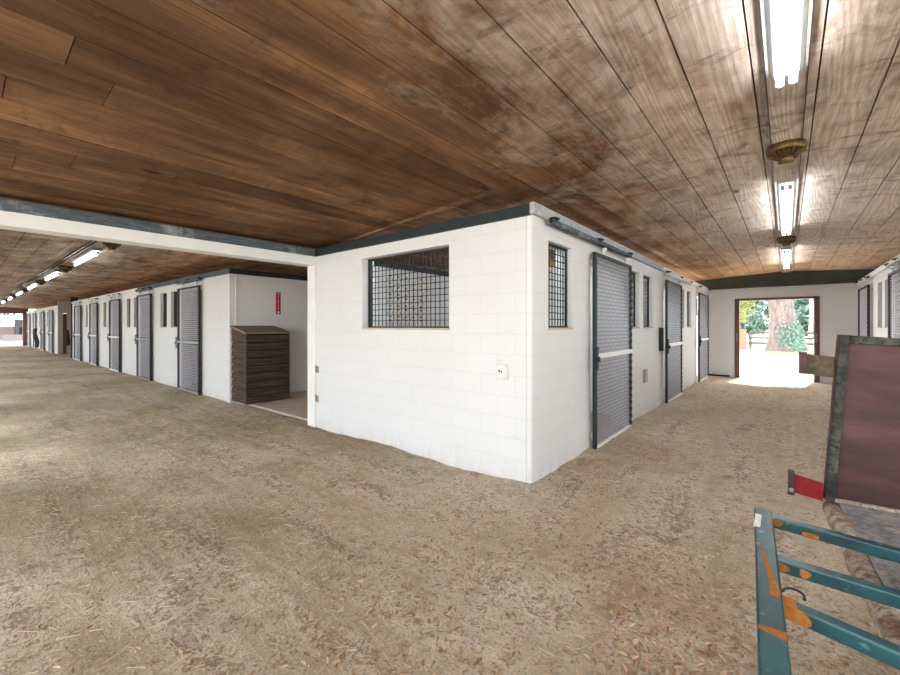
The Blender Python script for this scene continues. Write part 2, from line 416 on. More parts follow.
# end wall of the right aisle, right wall and its stalls
DO=(-1.15,.66,-.1,2.28)
wall('wall_end','Y',YE,T,XR-T,5.2,ZT,[DO])
doorsB=[(12.50,14.02),(8.72,10.22)]
winsB=[(11.42,11.92),(10.64,11.14)]
wall('wall_right','X',XB,T,4.6,YE,ZT,[(a+.05,b-.05,-.1,2.32) for a,b in doorsB]+[(a,b,*WZ) for a,b in winsB])
wall('wall_right_outer','X',5.0,T,4.6,YE,2.7,[(y,y+1.6,1.1,2.3) for y in (5.2,8.6,12)])
wall('wall_right_partition','Y',11.2,T,XB+T,5.0,ZT,[])

# ------------------------------------------------------------------ ceiling boards
def zc(x): return 3.0-.055*abs(x)
def zl(y): return 2.98-.055*abs(y-1.68)
mb=MB(); W=.302; x=-5.56
while x<6.2:
    x0=-.15+W*round((x+.15)/W); x1=x0+W-.009; y=-4.0-random.random()*3
    while y<15.3:
        L=random.choice((3.6,4.2,4.8,6.0)); a=random.random(); y1=min(y+L,15.4); y0=max(y,-4.2)
        if y1>y0:
            dz=random.uniform(-.003,.003); za,zb=zc(x0)+dz,zc(x1)+dz
            mb.hexa([(x0,y0,za),(x1,y0,zb),(x1,y1-.004,zb),(x0,y1-.004,za)],[(x0,y0,za+.022),(x1,y0,zb+.022),(x1,y1-.004,zb+.022),(x0,y1-.004,za+.022)],a)
        y+=L
    x+=W
mb.box(-5.62,-5.56,-4.2,15.4,2.60,3.04,.4)
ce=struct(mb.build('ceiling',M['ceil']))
mb=MB(); y=-.55
while y<7.4:
    y1=y+W-.009; x=-47-random.random()*3
    while x<-5.62:
        L=random.choice((2.4,3.0,3.6,4.2,4.8)); a=random.random(); xa=max(x,-47.2); xb=min(x+L,-5.62)
        if xb-xa>.02:
            za,zb=zl(y),zl(y1)
            mb.hexa([(xa,y,za),(xb-.004,y,za),(xb-.004,y1,zb),(xa,y1,zb)],[(xa,y,za+.022),(xb-.004,y,za+.022),(xb-.004,y1,zb+.022),(xa,y1,zb+.022)],a)
        x+=L
    y+=W
mb.box(-8.9,-5.62,7.4,15.4,2.66,2.68,.5)
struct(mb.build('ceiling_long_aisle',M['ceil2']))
mb=MB(); mb.box(-5.62,6.6,-4.3,15.5,3.05,3.12); mb.box(-47.3,-5.62,-.6,15.5,3.05,3.12); struct(mb.build('roof',M['barnwood']))

# ------------------------------------------------------------------ trims, beam, post
def trim(name, mat, *boxes, bevel=.004):
    mb=MB()
    for b in boxes: mb.box(*b)
    return struct(mb.build(name,mat,bevel=bevel))
trim('trim_1',M['dkgreen'],(XP-.02,XR+.005,YF-.035,YF-.001,2.545,2.65))
trim('trim_2',M['trimpale'],(XR+.001,XR+.05,YF-.03,8.6,2.555,2.66))
trim('trim_3',M['white'],(XR+.001,XR+.05,8.6,YE,2.555,2.645))
trim('trim_4',M['trim'],(XP+.001,XP+.03,-4,YF-.04,2.545,2.65))
trim('trim_5',M['trim'],(-14.9,XC+.03,YF-.035,YF-.001,2.545,2.65))
trim('trim_6',M['white'],(-25.9,-14.9,YF-.035,YF-.001,2.555,2.64))
trim('trim_7',M['dkgreen'],(XC+.001,XC+.035,YF,7,2.545,2.65))
trim('trim_8',M['dkgreen'],(XP,XP+.035,YF+T+.02,7.1,2.535,2.63))
trim('trim_9',M['white'],(XB-.045,XB-.001,4.6,YE,2.555,2.645))
trim('trim_10',M['dkgreen'],(-25.99,-25.91,YF-.06,YF+T,0,2.86))
trim('trim_11',M['white'],(-45.5,-30.5,YF-.035,YF-.001,2.53,2.62))
trim('trim_12',M['darkmetal'],(-1.84,-1.3,YE-.03,YE-.001,0,.05))
trim('beam_lintel',M['white'],(XP-.24,XP,-4,YF-.001,2.414,2.546))
post=trim('post_corner',M['white'],(XP-T,XP-.001,YF-.03,YF+T-.001,-.06,2.546),bevel=.008)
for z in (.86,.42):
    mb=MB(); mb.box(XP+.02,XP+.06,YF-.012,YF-.001,z-.06,z+.04); mb.tube([(XP+.012,YF-.014,z-.05),(XP+.012,YF-.014,z+.05)],.012,8)
    o=mb.build('hinge',M['rustlip'],post); o['label']='rusty hinge left on the white post'
# dark gabled beam over the end wall
mb=MB()
for a,b in ((-2.45,0),(0,1.95)):
    mb.hexa([(a,14.40,2.605),(b,14.40,2.605),(b,14.568,2.605),(a,14.568,2.605)],[(a,14.40,zc(a)-.005),(b,14.40,zc(b)-.005),(b,14.568,zc(b)-.005),(a,14.568,zc(a)-.005)])
bm_fix(struct(mb.build('beam_gable',M['beamgreen'])))
# frame round the end doorway
trim('trim_13',M['brownframe'],(-1.17,-1.06,YE-.03,YE+T+.02,-.05,2.28),(.57,.68,YE-.03,YE+T+.02,-.05,2.28),(-1.17,.68,YE-.03,YE+T+.02,2.24,2.30))
mb=MB(); mb.box(.60,.625,YE-.07,YE-.03,1.05,1.3); mb.box(-1.13,-1.11,YE-.07,YE-.03,1.05,1.3); o=struct(mb.build('trim_14',M['greyrail']))
# far end of the long aisle
trim('trim_15',M['brownframe'],(-46.0,-45.6,YF-.22,YF+.1,-.05,2.6),(-46.0,-45.6,-1,YF+.1,2.45,2.95))

# ------------------------------------------------------------------ windows (welded bars)
def grid(mb, u0,u1,z0,z1, put, pitch=.072, w=.008):
    n=max(2,round((u1-u0)/pitch)); m=max(2,round((z1-z0)/pitch))
    for i in range(1,n): u=u0+(u1-u0)*i/n; mb.bar(put(u,z0),put(u,z1),w)
    for j in range(1,m): z=z0+(z1-z0)*j/m; mb.bar(put(u0,z),put(u1,z),w)
win_i=0
def window(axis, plane, t, u0,u1,z0,z1, pitch=.072, left=.022, wire=.009):
    global win_i; win_i+=1
    put=(lambda u,z:(plane+t,u,z)) if axis=='X' else (lambda u,z:(u,plane+t,z))
    root=bpy.data.objects.new('window_%d'%win_i,None); COL.objects.link(root); struct(root)
    mb=MB(); f=.022
    mb.bar(put(u0+left/2,z0),put(u0+left/2,z1),.03 if axis=='X' else left,left if axis=='X' else .03)
    mb.bar(put(u1-f/2,z0),put(u1-f/2,z1),.03 if axis=='X' else f, f if axis=='X' else .03)
    mb.bar(put(u0,z0+f/2),put(u1,z0+f/2),.03,f); mb.bar(put(u0,z1-f/2),put(u1,z1-f/2),.03,f)
    mb.build('window_frame',M['darkmetal'],root)
    mb=MB(); grid(mb,u0+left,u1-f,z0+f,z1-f,put,pitch,wire); mb.build('grille',M['darkmetal'],root)
    mb=MB()
    if axis=='X':
        s=1 if t<0 else -1
        mb.box(plane+s*.012,plane-s*.06,u0-.01,u1+.01,z0-.018,z0+.004)
    else: mb.box(u0-.012,u1+.012,plane-.014,plane+.08,z0-.02,z0+.004)
    mb.build('window_sill',M['concrete'],root)
window('Y',YF,.12,*bigwin,left=.055,wire=.008)
for a,b in winsR: window('X',XR,-.07,a,b,*WZ)
for a,b in winsL: window('Y',YF,.08,a,b,*WZ,pitch=.06,wire=.014)
for a,b in winsF: window('Y',YF,.08,a,b,*WZ,pitch=.06,wire=.02)
for a,b in winsB: window('X',XB,.08,a,b,*WZ,pitch=.06,wire=.012)

# ------------------------------------------------------------------ breeze-block screen
mb=MB(); q=.2
for i in range(6):
    for j in range(8):
        y0=SC[0]+i*q; z0=SC[2]+j*q; xa,xb=XP-.065,XP-.02; e=.016
        mb.box(xa,xb,y0,y0+e,z0,z0+q); mb.box(xa,xb,y0+q-e,y0+q,z0,z0+q); mb.box(xa,xb,y0,y0+q,z0,z0+e); mb.box(xa,xb,y0,y0+q,z0+q-e,z0+q)
        c=(y0+q/2,z0+q/2); X=(xa+xb)/2
        # two crossing webs and a small boss
        for sg in (1,-1): mb.bar((X,c[0]-sg*q/2,c[1]-q/2),(X,c[0]+sg*q/2,c[1]+q/2),.024,xb-xa,up=(1,0,0))
        mb.bar((X-.02,c[0],c[1]),(X+.02,c[0],c[1]),.06,.06)
tag(mb.build('breeze_block_screen',M['white']),'white pierced breeze block panel seen through the wide barred window','screen wall')

# ------------------------------------------------------------------ stall doors
def diag(mb, x0,x1,z0,z1,y, pitch, w, ratio=1.9):
    """diamond mesh: two families of slanted strands clipped to the rectangle"""
    for sgn in (1,-1):
        c=-(z1-z0)/ratio
        while c < (x1-x0)+(z1-z0)/ratio:
            pts=[]
            # x = x0+c + sgn*(z-z0)/ratio (sgn -1 starts shifted)
            b=x0+c if sgn>0 else x0+c+0
            za,zb=z0,z1
            f=lambda z:b+sgn*(z-z0)/ratio
            g=lambda x:z0+(x-b)*ratio*sgn
            lo=min(g(x0),g(x1)); hi=max(g(x0),g(x1)); za=max(z0,lo); zb=min(z1,hi)
            if zb-za>.01: mb.bar((f(za),y,za),(f(zb),y,zb),w,w*.7,up=(0,1,0))
            c+=pitch
def door_parts(root, w, h, style):
    """local x along the wall, -y out of the wall"""
    y0,y1=-.085,-.045; ym=-.065; p=.06
    fm=M['dkgreen'] if style=='right' else M['darkmetal']
    mb=MB(); mb.box(0,p,y0,y1,.0,h); mb.box(p,w-p,y0,y1,h-.04,h); mb.box(w-p,w,y0,y1,.0,h)
    mb.build('frame',fm,root,bevel=.004)
    mm=M['steel'] if style=='right' else M['lilac']
    for z0,z1 in ((.07,1.13),(1.19,h-.04)):
        mb=MB()
        if style=='right': diag(mb,p,w-p,z0,z1,ym,.052,.0075)
        else:
            n=int((z1-z0)/.046)
            for i in range(1,n+1): z=z0+(z1-z0)*i/(n+1); mb.bar((p,ym,z),(w-p,ym,z),.006,.017)
            for i in range(1,9): x=p+(w-2*p)*i/9; mb.bar((x,ym,z0),(x,ym,z1),.007)
        mb.build('mesh_panel',mm,root)
    rm=M['greyrail'] if style=='grey' else M['rail']
    mb=MB(); mb.box(p*.3,w-.01,y0-.012,y0+.02,1.13,1.19); mb.build('mid_rail',rm,root,bevel=.004)
    mb=MB(); mb.box(p,w-p*.6,y0-.004,y1,.02,.07); mb.build('bottom_rail',rm,root,bevel=.004)
    mb=MB()
    for i in range(int(h/.1)-1): mb.box(w-p*.55,w-p*.1,y0-.006,y0+.001,.08+i*.1,.13+i*.1)
    mb.build('notched_strip',M['black'],root)
    la=MB(); la.box(-.055,.03,y0-.03,y0,1.0,1.28); la.box(-.045,.015,y0-.055,y0-.03,1.1,1.16)
    la.build('latch',M['greyrail'] if style!='right' else M['darkmetal'],root,bevel=.004)
    for xx in (w*.2,w*.85):
        mb=MB(); mb.tube([(xx,ym,h-.02),(xx,ym,h+.02),(xx+.015,ym-.008,h+.045),(xx+.03,ym-.016,h+.065)],.011,8)
        mb.tube([(xx+.03,ym-.04,h+.07),(xx+.03,ym+.015,h+.07)],.026,12)
        mb.build('hanger',M['rail'],root)
def track(name, label, loc, rz, length, grp, dark):
    t=thing(name,label,'door track',loc,rz,grp)
    mb=MB(); mb.box(0,length,-.105,-.06,2.50,2.512); mb.box(0,length,-.105,-.10,2.50,2.55); mb.box(0,length,-.062,-.055,2.50,2.55)
    mb.build('rail',M['trim'] if dark else M['rail'],t)
    for i in range(3):
        x=.06+(length-.12)*i/2
        mb=MB(); mb.box(x-.03,x+.03,-.112,-.052,2.535,2.575); mb.box(x-.02,x+.02,-.14,-.10,2.545,2.565)
        mb.build('bracket',M['darkmetal'],t)
def put_doors(spots, axis, style, labels, grp, proto=None, dark=(True,)*9, tl=None, tgrp=None):
    """spots (u0,u1)"""
    for i,(a,b) in enumerate(spots):
        if axis=='R': loc=(XR,a,-.03); rz=PI/2
        elif axis=='B': loc=(XB,b,-.03); rz=-PI/2
        else: loc=(a,YF,-.03); rz=0
        w=b-a
        t=thing('stall_door',labels[i],'door',loc,rz,grp)
        door_parts(t,w,2.43,style[i] if isinstance(style,(list,tuple)) else style)
        if tl: track('door_track',tl[i],(loc[0],loc[1]-(1.2 if axis=='R' and i==0 else 0),0),rz,w*1.75 if axis=='R' else w+.05,tgrp,dark[i])
put_doors(doorsR,'R','right',['green framed sliding mesh stall door nearest the white building corner in the right aisle',
  'mesh stall door halfway down the left side of the right aisle, beside a dark wall latch',
  'last narrow mesh stall door before the end wall of the right aisle, left side'],'stall doors',tl=[
  'weathered grey track over the nearest stall door of the right aisle','white track over the middle stall door of the right aisle',
  'white track over the last stall door on the left of the right aisle'],tgrp='door tracks',dark=(True,False,False))
put_doors(doorsL,'F',['grey','grey','white','white','white'],[
  'dark framed slatted stall door nearest the wooden bin in the long left aisle',
  'second dark framed stall door from the wooden bin, with a grey middle bar',
  'third stall door from the wooden bin, with a white middle bar',
  'fourth stall door from the wooden bin, with a white middle bar',
  'fifth stall door from the wooden bin, next to the grey block passage'],'stall doors',tl=[
  'slate grey track over the stall door nearest the wooden bin','slate grey track over the second stall door from the wooden bin',
  'white track over the third stall door from the wooden bin','white track over the fourth stall door from the wooden bin',
  'white track over the fifth stall door, next to the grey block passage'],tgrp='door tracks',dark=(True,True,False,False,False))
put_doors(doorsF,'F','white',['first stall door of the far block, just left of the grey block passage',
  'second stall door of the far block, just right of the dark hanging cloth',
  'third stall door of the far block, left of the dark hanging cloth',
  'last stall door of the far block, beside the bright far exit'],'stall doors')
put_doors(doorsB,'B','white',['louvred looking stall door on the right wall beside the end wall','dark framed stall door cut by the right edge of the picture'],'stall doors',
  tl=['white track over the farthest stall door on the right wall','white track over the stall door cut by the right picture edge'],tgrp='door tracks',dark=(False,False))

# ------------------------------------------------------------------ wall fittings
def outlet():
    t=thing('electrical_outlet','small cream electrical outlet low on the white front wall','outlet',(-2.16,YF,1.05))
    mb=MB(); mb.box(-.055,.055,-.05,0,-.075,.075); mb.build('outlet_box',M['plastic'],t,bevel=.006)
    mb=MB(); mb.box(-.035,.03,-.056,-.05,-.045,.05); mb.build('cover_plate',M['signwhite'],t,bevel=.003)
    mb=MB(); mb.box(-.022,-.004,-.059,-.056,0,.022); mb.box(.004,.016,-.059,-.056,-.004,.016); mb.build('socket',M['black'],t)
outlet()
t=thing('wall_vent_box','small square grey recessed box on the wall between the first two stall doors','wall box',(XR,7.42,.66),PI/2)
mb=MB(); mb.box(-.08,.08,-.035,0,-.11,.11); mb.build('box_body',M['greyrail'],t,bevel=.006)
mb=MB(); mb.box(-.06,.06,-.042,-.035,-.09,.09); mb.build('cover_plate',M['housing'],t)
t=thing('door_latch_bar','dark upright latch bar on the white wall left of the middle stall door','latch',(XR-.002,8.52,1.25),PI/2)
mb=MB(); mb.box(-.08,.02,-.07,0,-.22,.22); mb.build('plate',M['darkmetal'],t,bevel=.006)
mb=MB(); mb.box(.03,.07,-.08,-.02,-.2,.2); mb.build('guard',M['rail'],t,bevel=.005)
mb=MB(); mb.tube([(XC+.02,3.56,1.535),(XC+.02,3.56,2.54)],.014,8); tag(mb.build('conduit_pipe',M['white']),'thin grey conduit running up the white wall behind the wooden bin','pipe')
# fire extinguisher sign
t=thing('extinguisher_sign','narrow red fire extinguisher sign high on the white passage wall','sign',(XC+.003,4.445,1.75),PI/2)
mb=MB(); mb.box(-.062,.062,-.006,0,0,.50); mb.build('sign_plate',M['signwhite'],t)
mb=MB(); mb.box(-.055,.055,-.008,-.006,.007,.493); mb.build('red_field',M['red'],t)
def text(body, size, loc, parent, mat, name='lettering', spacing=1.0):
    c=bpy.data.curves.new(name,'FONT'); c.body=body; c.size=size; c.align_x='CENTER'; c.align_y='TOP'; c.extrude=.0008; c.space_line=spacing
    q=bpy.data.objects.new(name,c); COL.objects.link(q)
    me=bpy.data.meshes.new_from_object(q.evaluated_get(bpy.context.evaluated_depsgraph_get())); bpy.data.objects.remove(q)
    me.materials.clear(); me.materials.append(mat); me.name=name
    o=bpy.data.objects.new(name,me); COL.objects.link(o); o.location=loc; o.rotation_euler=(PI/2,0,0); o.parent=parent; return o
text('FIRE',.042,(0,-.009,.482),t,M['signwhite'])
text('\n'.join('EXTINGUISHER'),.033,(0,-.009,.428),t,M['signwhite'],spacing=.80)
mb=MB(); mb.add([(-.03,-.0095,.052),(.03,-.0095,.052),(0,-.0095,.016)],[(0,1,2)]); mb.add([(-.012,-.0095,.075),(.012,-.0095,.075),(.012,-.0095,.052),(-.012,-.0095,.052)],[(0,1,2,3)]); mb.build('arrow',M['signwhite'],t)

# ------------------------------------------------------------------ wooden bin
t=thing('wooden_bin','dark slatted wooden feed bin with a sloping faded lid against the white passage wall','bin',(XC+.005,3.475,.0))
w,d,hf,hb=.67,.84,1.38,1.50
mb=MB(); n=9
# rear and side carcass
mb.hexa([(.02,.02,.015),(w-.02,.02,.015),(w-.02,d-.02,.015),(.02,d-.02,.015)],[(.02,.02,hb-.03),(w-.02,.02,hf-.03),(w-.02,d-.02,hf-.03),(.02,d-.02,hb-.03)])
mb.build('carcass',M['black'],t)
pf=MB(); pn=MB(); pb=MB(); s=(hf-.06)/n
for i in range(n):
    z0=.02+i*s; z1=z0+s-.022
    pf.hexa([(w-.02,.02,z0),(w+.016,.02,z0),(w+.016,d-.02,z0),(w-.02,d-.02,z0)],[(w-.02,.02,z1),(w-.012,.02,z1),(w-.012,d-.02,z1),(w-.02,d-.02,z1)],random.random())
    for m_,ya,yb,yc in ((pn,.02,.0,.012),(pb,d-.02,d,d-.012)):
        lo,hi=(yb,ya) if yb<ya else (ya,yb); l2,h2=(yc,ya) if yc<ya else (ya,yc)
        m_.hexa([(.0,lo,z0),(w-.02,lo,z0),(w-.02,hi,z0),(.0,hi,z0)],[(.0,l2,z1),(w-.02,l2,z1),(w-.02,h2,z1),(.0,h2,z1)],random.random())
pn.hexa([(0,.0,hf-.06),(w-.02,.0,hf-.06),(w-.02,.02,hf-.06),(0,.02,hf-.06)],[(0,.0,hb-.02),(w-.02,.0,hf-.02),(w-.02,.02,hf-.02),(0,.02,hb-.02)])
pf.build('slatted_front',M['binwood'],t); pn.build('slatted_side',M['binwood'],t); pb.build('slatted_side',M['binwood'],t)
for yy in (0,d):
    mb=MB(); mb.box(w-.03,w+.02,yy-.02,yy+.02,.015,hf-.03); mb.build('corner_post',M['binwood'],t,bevel=.004)
mb=MB(); mb.hexa([(0,-.035,hb-.02),(w+.035,-.035,hf-.03),(w+.035,d+.035,hf-.03),(0,d+.035,hb-.02)],[(0,-.035,hb+.012),(w+.035,-.035,hf+.002),(w+.035,d+.035,hf+.002),(0,d+.035,hb+.012)])
mb.build('lid',M['binlid'],t,bevel=.004)

# ------------------------------------------------------------------ lamps and round ceiling fixtures
def lamp(label, loc, rz, L, grp, single=False):
    t=thing('fluorescent_light',label,'light',loc,rz,grp)      # local x along the lamp, z=0 ceiling side
    mb=MB()
    prof=[(-.078,-.004),(-.056,-.034),(.056,-.034),(.078,-.004)]
    for k in range(3):
        (a,b),(c,d)=prof[k],prof[k+1]
        mb.add([(-L/2,a,b),(L/2,a,b),(L/2,c,d),(-L/2,c,d)],[(0,1,2,3)])
    mb.add([(-L/2,*prof[i]) for i in range(4)],[(0,1,2,3)]); mb.add([(L/2,*prof[i]) for i in range(4)],[(3,2,1,0)])
    mb.build('housing',M['housing'],t)
    for yy in ((-.029,.029) if not single else (0,)):
        mb=MB(); mb.tube([(-L/2+.04,yy,-.083),(L/2-.04,yy,-.083)],.019,12); mb.build('tube',M['tube'],t)
        for xx in (-L/2+.03,L/2-.03):
            mb=MB(); mb.box(xx-.012,xx+.012,yy-.018,yy+.018,-.1,-.05); mb.build('lamp_socket',M['housing'],t)
    return t
def rosette(label, loc, grp):
    t=thing('ceiling_fixture',label,'ceiling fixture',loc,0,grp)
    mb=MB(); mb.lathe([(0,0),(.126,0),(.129,-.035),(.123,-.055),(.115,-.06),(.113,-.054),(.092,-.078),(.055,-.095),(.0,-.1)],0,0,32); mb.build('ribbed_rim',M['bronze'],t)
    mb=MB()
    for k in range(22):
        a=2*PI*k/22; mb.bar((.119*math.cos(a),.119*math.sin(a),-.06),(.068*math.cos(a),.068*math.sin(a),-.094),.01,.016)
    mb.build('rib',M['bronze'],t)
    mb=MB(); mb.lathe([(0,-.09),(.05,-.095),(.056,-.115),(.05,-.145),(.0,-.15)],0,0,20); mb.build('socket_cap',M['bronze'],t)
    return t
mb=MB()
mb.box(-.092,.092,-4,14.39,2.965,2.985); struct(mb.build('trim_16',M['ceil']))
trim('trim_17',M['darkmetal'],(-.098,-.092,-4,14.39,2.957,2.985),(.092,.098,-4,14.39,2.957,2.985),bevel=0)
zr=2.965
A='twin tube lights over the right aisle'
l0=lamp('nearest twin tube light over the right aisle, cut by the top picture edge',(0,1.70,zr),PI/2,2.66,A)
dup(l0,(0,6.6,zr),PI/2,'second twin tube light along the right aisle ceiling'); dup(l0,(0,11.2,zr),PI/2,'farthest twin tube light, just before the dark gable beam')
dup(l0,(0,-2.6,zr),PI/2,'twin tube light over the right aisle behind the viewer')
B='round brown ceiling fixtures'
r0=rosette('large round brown ribbed fixture on the ceiling between the nearest two right aisle lights',(0,4.28,zr),B)
dup(r0,(0,8.72,zr),0,'smaller looking round brown fixture between the second and farthest right aisle lights')
for k,(X,Y,lb) in enumerate(((-3.62,3.75,'nearest stall of the right aisle'),(-3.7,7.45,'middle stall of the right aisle'),(-3.7,11.26,'last stall of the right aisle'))):  # unseen lamps added to brighten the dark stall interiors
    dup(l0,(X,Y,2.605),0,'added tube light along the front edge inside the '+lb)['group']='added tube lights hidden inside stalls'
    if True: dup(l0,(-2.165,Y+1.75,2.605),PI/2,'added tube light along the door side inside the '+lb)['group']='added tube lights hidden inside stalls'
for Y in (9.7,12.9): dup(l0,(-7.1,Y,2.655),PI/2,'added unseen tube light deep inside the side passage, %s the open end'%('farther from' if Y<10 else 'nearer to'))['group']='added tube lights in the side passage'  # extra lamps out of view, put in to lighten the passage
ordn=['first','second','third','fourth','fifth','sixth','seventh','eighth']
zl0=2.955
for k in range(8):
    X=-11.15-4.7*k
    if k==0: ls=lamp('first tube light from the white beam along the long left aisle',(X,1.68,zl0),0,2.35,'tube lights of the long left aisle',True)
    else: dup(ls,(X,1.68,zl0),0,'%s tube light from the white beam along the long left aisle'%ordn[k])
    dup(r0,(X+2.25,1.68,zl0),0,'%s round brown fixture from the white beam in the long left aisle'%ordn[k])
mb=MB(); mb.tube([(-5.8,1.50,2.945),(-46,1.50,2.945)],.012,8); mb.tube([(-5.8,1.44,2.945),(-46,1.44,2.945)],.009,8)
tag(mb.build('conduit_pipe',M['darkmetal']),'dark conduit running along the ceiling beside the left aisle lights','pipe')

# ------------------------------------------------------------------ things far down the long aisle
mb=MB(); vs=[];fs=[]; n=16
for j in range(n+1):
    for i in range(n+1):
        u=i/n; v=j/n; wv=.5+.25*math.sin(v*2.2)
        vs.append((-36.95+(u-.5)*.95*wv*1.6+.1*math.sin(v*5),YF-.24-.05*math.sin(u*9+v*3)-.05*math.sin(v*6),1.35-1.2*v))
for j in range(n):
    for i in range(n): a=j*(n+1)+i; fs.append((a,a+1,a+n+2,a+n+1))
mb.add(vs,fs,0,0,True); o=mb.build('hanging_blanket',M['cloth']); md=o.modifiers.new('Solid','SOLIDIFY'); md.thickness=.03
tag(o,'dark cloth hanging against the far white stall wall','blanket')
mb=MB(); mb.lathe([(0,1.35),(.04,1.3),(.07,1.1),(.1,.8),(.09,.62),(.0,.58)],-25.94,YF-.165,14); o=tag(mb.build('hanging_bag',M['cloth']),'dark bag hanging beside the grey block passage','bag')
struct(trim('door_1',M['barnwood'],(-30.33,-30.27,3.65,3.79,-.02,2.19)))

# ------------------------------------------------------------------ cart with maroon tailgate
t=thing('utility_cart','low steel cart with worn grey deck and upright maroon tailgate at right','cart',(0,0,0))
YP=2.56
Lx=lambda y: .13+(YP-y)*.072
mb=MB()
mb.hexa([(Lx(.8)+.05,.8,.63),(1.35,.8,.63),(1.35,YP,.63),(Lx(YP)+.05,YP,.63)],[(Lx(.8)+.05,.8,.70),(1.35,.8,.70),(1.35,YP,.70),(Lx(YP)+.05,YP,.70)])
mb.build('deck',M['deck'],t)
mb=MB(); pts=[(Lx(y)+.03,y,.668+.006*math.sin(y*9)) for y in [.8+.11*i for i in range(17)]]
mb.tube(pts,[.036+.004*math.sin(i*1.9) for i in range(17)],14)
mb.build('side_lip',M['rustlip'],t)
def gate_pt(u,v,dy=0):   # u across 0..1, v up 0..1
    b=Vector((.13,YP,.70)).lerp(Vector((1.30,YP,.72)),u); tp=Vector((.18,YP+.01,1.462)).lerp(Vector((1.36,YP+.01,1.375)),u)
    p=b.lerp(tp,v); p.y+=dy; return tuple(p)
def gate_box(mb,u0,u1,v0,v1,ya,yb):
    mb.hexa([gate_pt(u0,v0,ya),gate_pt(u1,v0,ya),gate_pt(u1,v0,yb),gate_pt(u0,v0,yb)],[gate_pt(u0,v1,ya),gate_pt(u1,v1,ya),gate_pt(u1,v1,yb),gate_pt(u0,v1,yb)])
tg=MB(); gate_box(tg,.0,1,0,1,0,.03); tg=tg.build('tailgate',M['maroon'],t,bevel=.003)
mb=MB(); gate_box(mb,.006,.034,0,1,-.022,0); gate_box(mb,.034,1,.952,1,-.022,0); gate_box(mb,.96,1,0,.948,-.022,0)
mb.build('edge_flange',M['pitted'],tg,bevel=.004)
mb=MB(); gate_box(mb,.03,.97,.0,.018,-.015,0); mb.build('weld_seam',M['rustlip'],tg)
mb=MB(); mb.hexa([(.055,YP+.0,1.275),(.17,YP+.0,1.262),(.17,YP+.012,1.262),(.055,YP+.012,1.275)],[(.055,YP+.0,1.372),(.17,YP+.0,1.358),(.17,YP+.012,1.358),(.055,YP+.012,1.372)])
mb.build('bracket',M['olive'],tg,bevel=.002)['label']='olive brown upper bracket'
mb=MB(); mb.box(.045,.075,YP-.03,YP+.0,1.275,1.378); mb.build('bracket_end',M['maroon'],tg,bevel=.002)
mb=MB(); mb.hexa([(.02,YP-.02,.708),(.13,YP-.02,.692),(.13,YP-.006,.692),(.02,YP-.006,.708)],[(.02,YP-.02,.795),(.13,YP-.02,.775),(.13,YP-.006,.775),(.02,YP-.006,.795)])
mb.build('bracket',M['redpaint'],tg,bevel=.002)['label']='bright red lower bracket'
mb=MB(); mb.box(.005,.03,YP-.045,YP-.0,.70,.808); mb.build('bracket_end',M['maroon'],tg,bevel=.002)
mb=MB(); mb.tube([(.018,YP-.047,.725),(.018,YP-.052,.725)],.01,10); mb.build('bolt',M['steel'],tg)
mb=MB(); mb.box(.45,1.15,1.0,YP-.1,.54,.63); mb.box(.5,.56,1.1,1.16,0,.54); mb.box(1.05,1.1,1.1,1.16,0,.54); mb.tube([(.42,1.95,.3),(1.28,1.95,.3)],.03,10); mb.box(.6,.66,1.9,2.0,.3,.56); mb.box(1.0,1.06,1.9,2.0,.3,.56)
mb.build('chassis',M['pitted'],t)
for xx in (.42,1.18):
    mb=MB(); prof=[]
    for k in range(24):
        pass
    ring=[(xx+.05,1.95+.22*math.cos(2*PI*k/28),.3+.22*math.sin(2*PI*k/28)) for k in range(29)]
    mb.tube(ring,.075,10,cap=False); mb.tube([(xx+.02,1.95,.3),(xx+.08,1.95,.3)],.17,24); mb.build('wheel',M['tyre'],t)

# ------------------------------------------------------------------ teal rack lying across the cart
t=thing('steel_rack','teal painted steel rack with three rails and rust patches lying over the cart','rack',(-.05,1.0,.755))
def beam(name,p,q,w,h,mat=M['teal']):
    mb=MB(); mb.bar(p,q,w,h); return mb.build(name,mat,t,bevel=.005)
pz=.02
BX=lambda y:-.018-.057*(y-.94)
bar_o=beam('side_bar',(BX(.965),.965,pz),(BX(-.6),-.6,pz),.055,.05)
rails=[((-.0,.935),(.75,.845)),((.02,.60),(.75,.575)),((.03,.365),(.75,.185))]
ro=[beam('rail',(a,b,pz),(c,d,pz),.038,.038) for (a,b),(c,d) in rails]
def spot(k,x,rx,dz,rz):
    """rusty spot on the viewer's side of a rail"""
    (a,b),(c,d)=rails[k]; sl=(d-b)/(c-a); mb=MB(); n=18; vs=[]
    for q in range(n):
        an=2*PI*q/n; r=1+.12*math.sin(3*an+k); px_=x+rx*r*math.cos(an); z=max(-.018,min(.018,dz+rz*r*math.sin(an)))
        vs.append((px_,b+sl*(px_-a)-.0200*math.hypot(1,sl),pz+z))
    vb=[(p[0],p[1]+.003,p[2]) for p in vs]
    mb.add(vs+vb,[tuple(range(n)),tuple(range(2*n-1,n-1,-1))]+[(q,n+q,n+(q+1)%n,(q+1)%n) for q in range(n)])
    mb.build('rust_patch',M['rust'],ro[k])
spot(0,.022,.018,.004,.012); spot(0,.115,.022,-.011,.012); spot(1,.03,.026,-.002,.016); spot(1,.092,.013,.0,.012); spot(2,.052,.042,.0,.03)
mb=MB(); zt=pz+.0255
cl=[(.60,-.010,.004),(.52,.000,.006),(.44,.008,.008),(.38,.013,.010),(.345,.012,.011)]
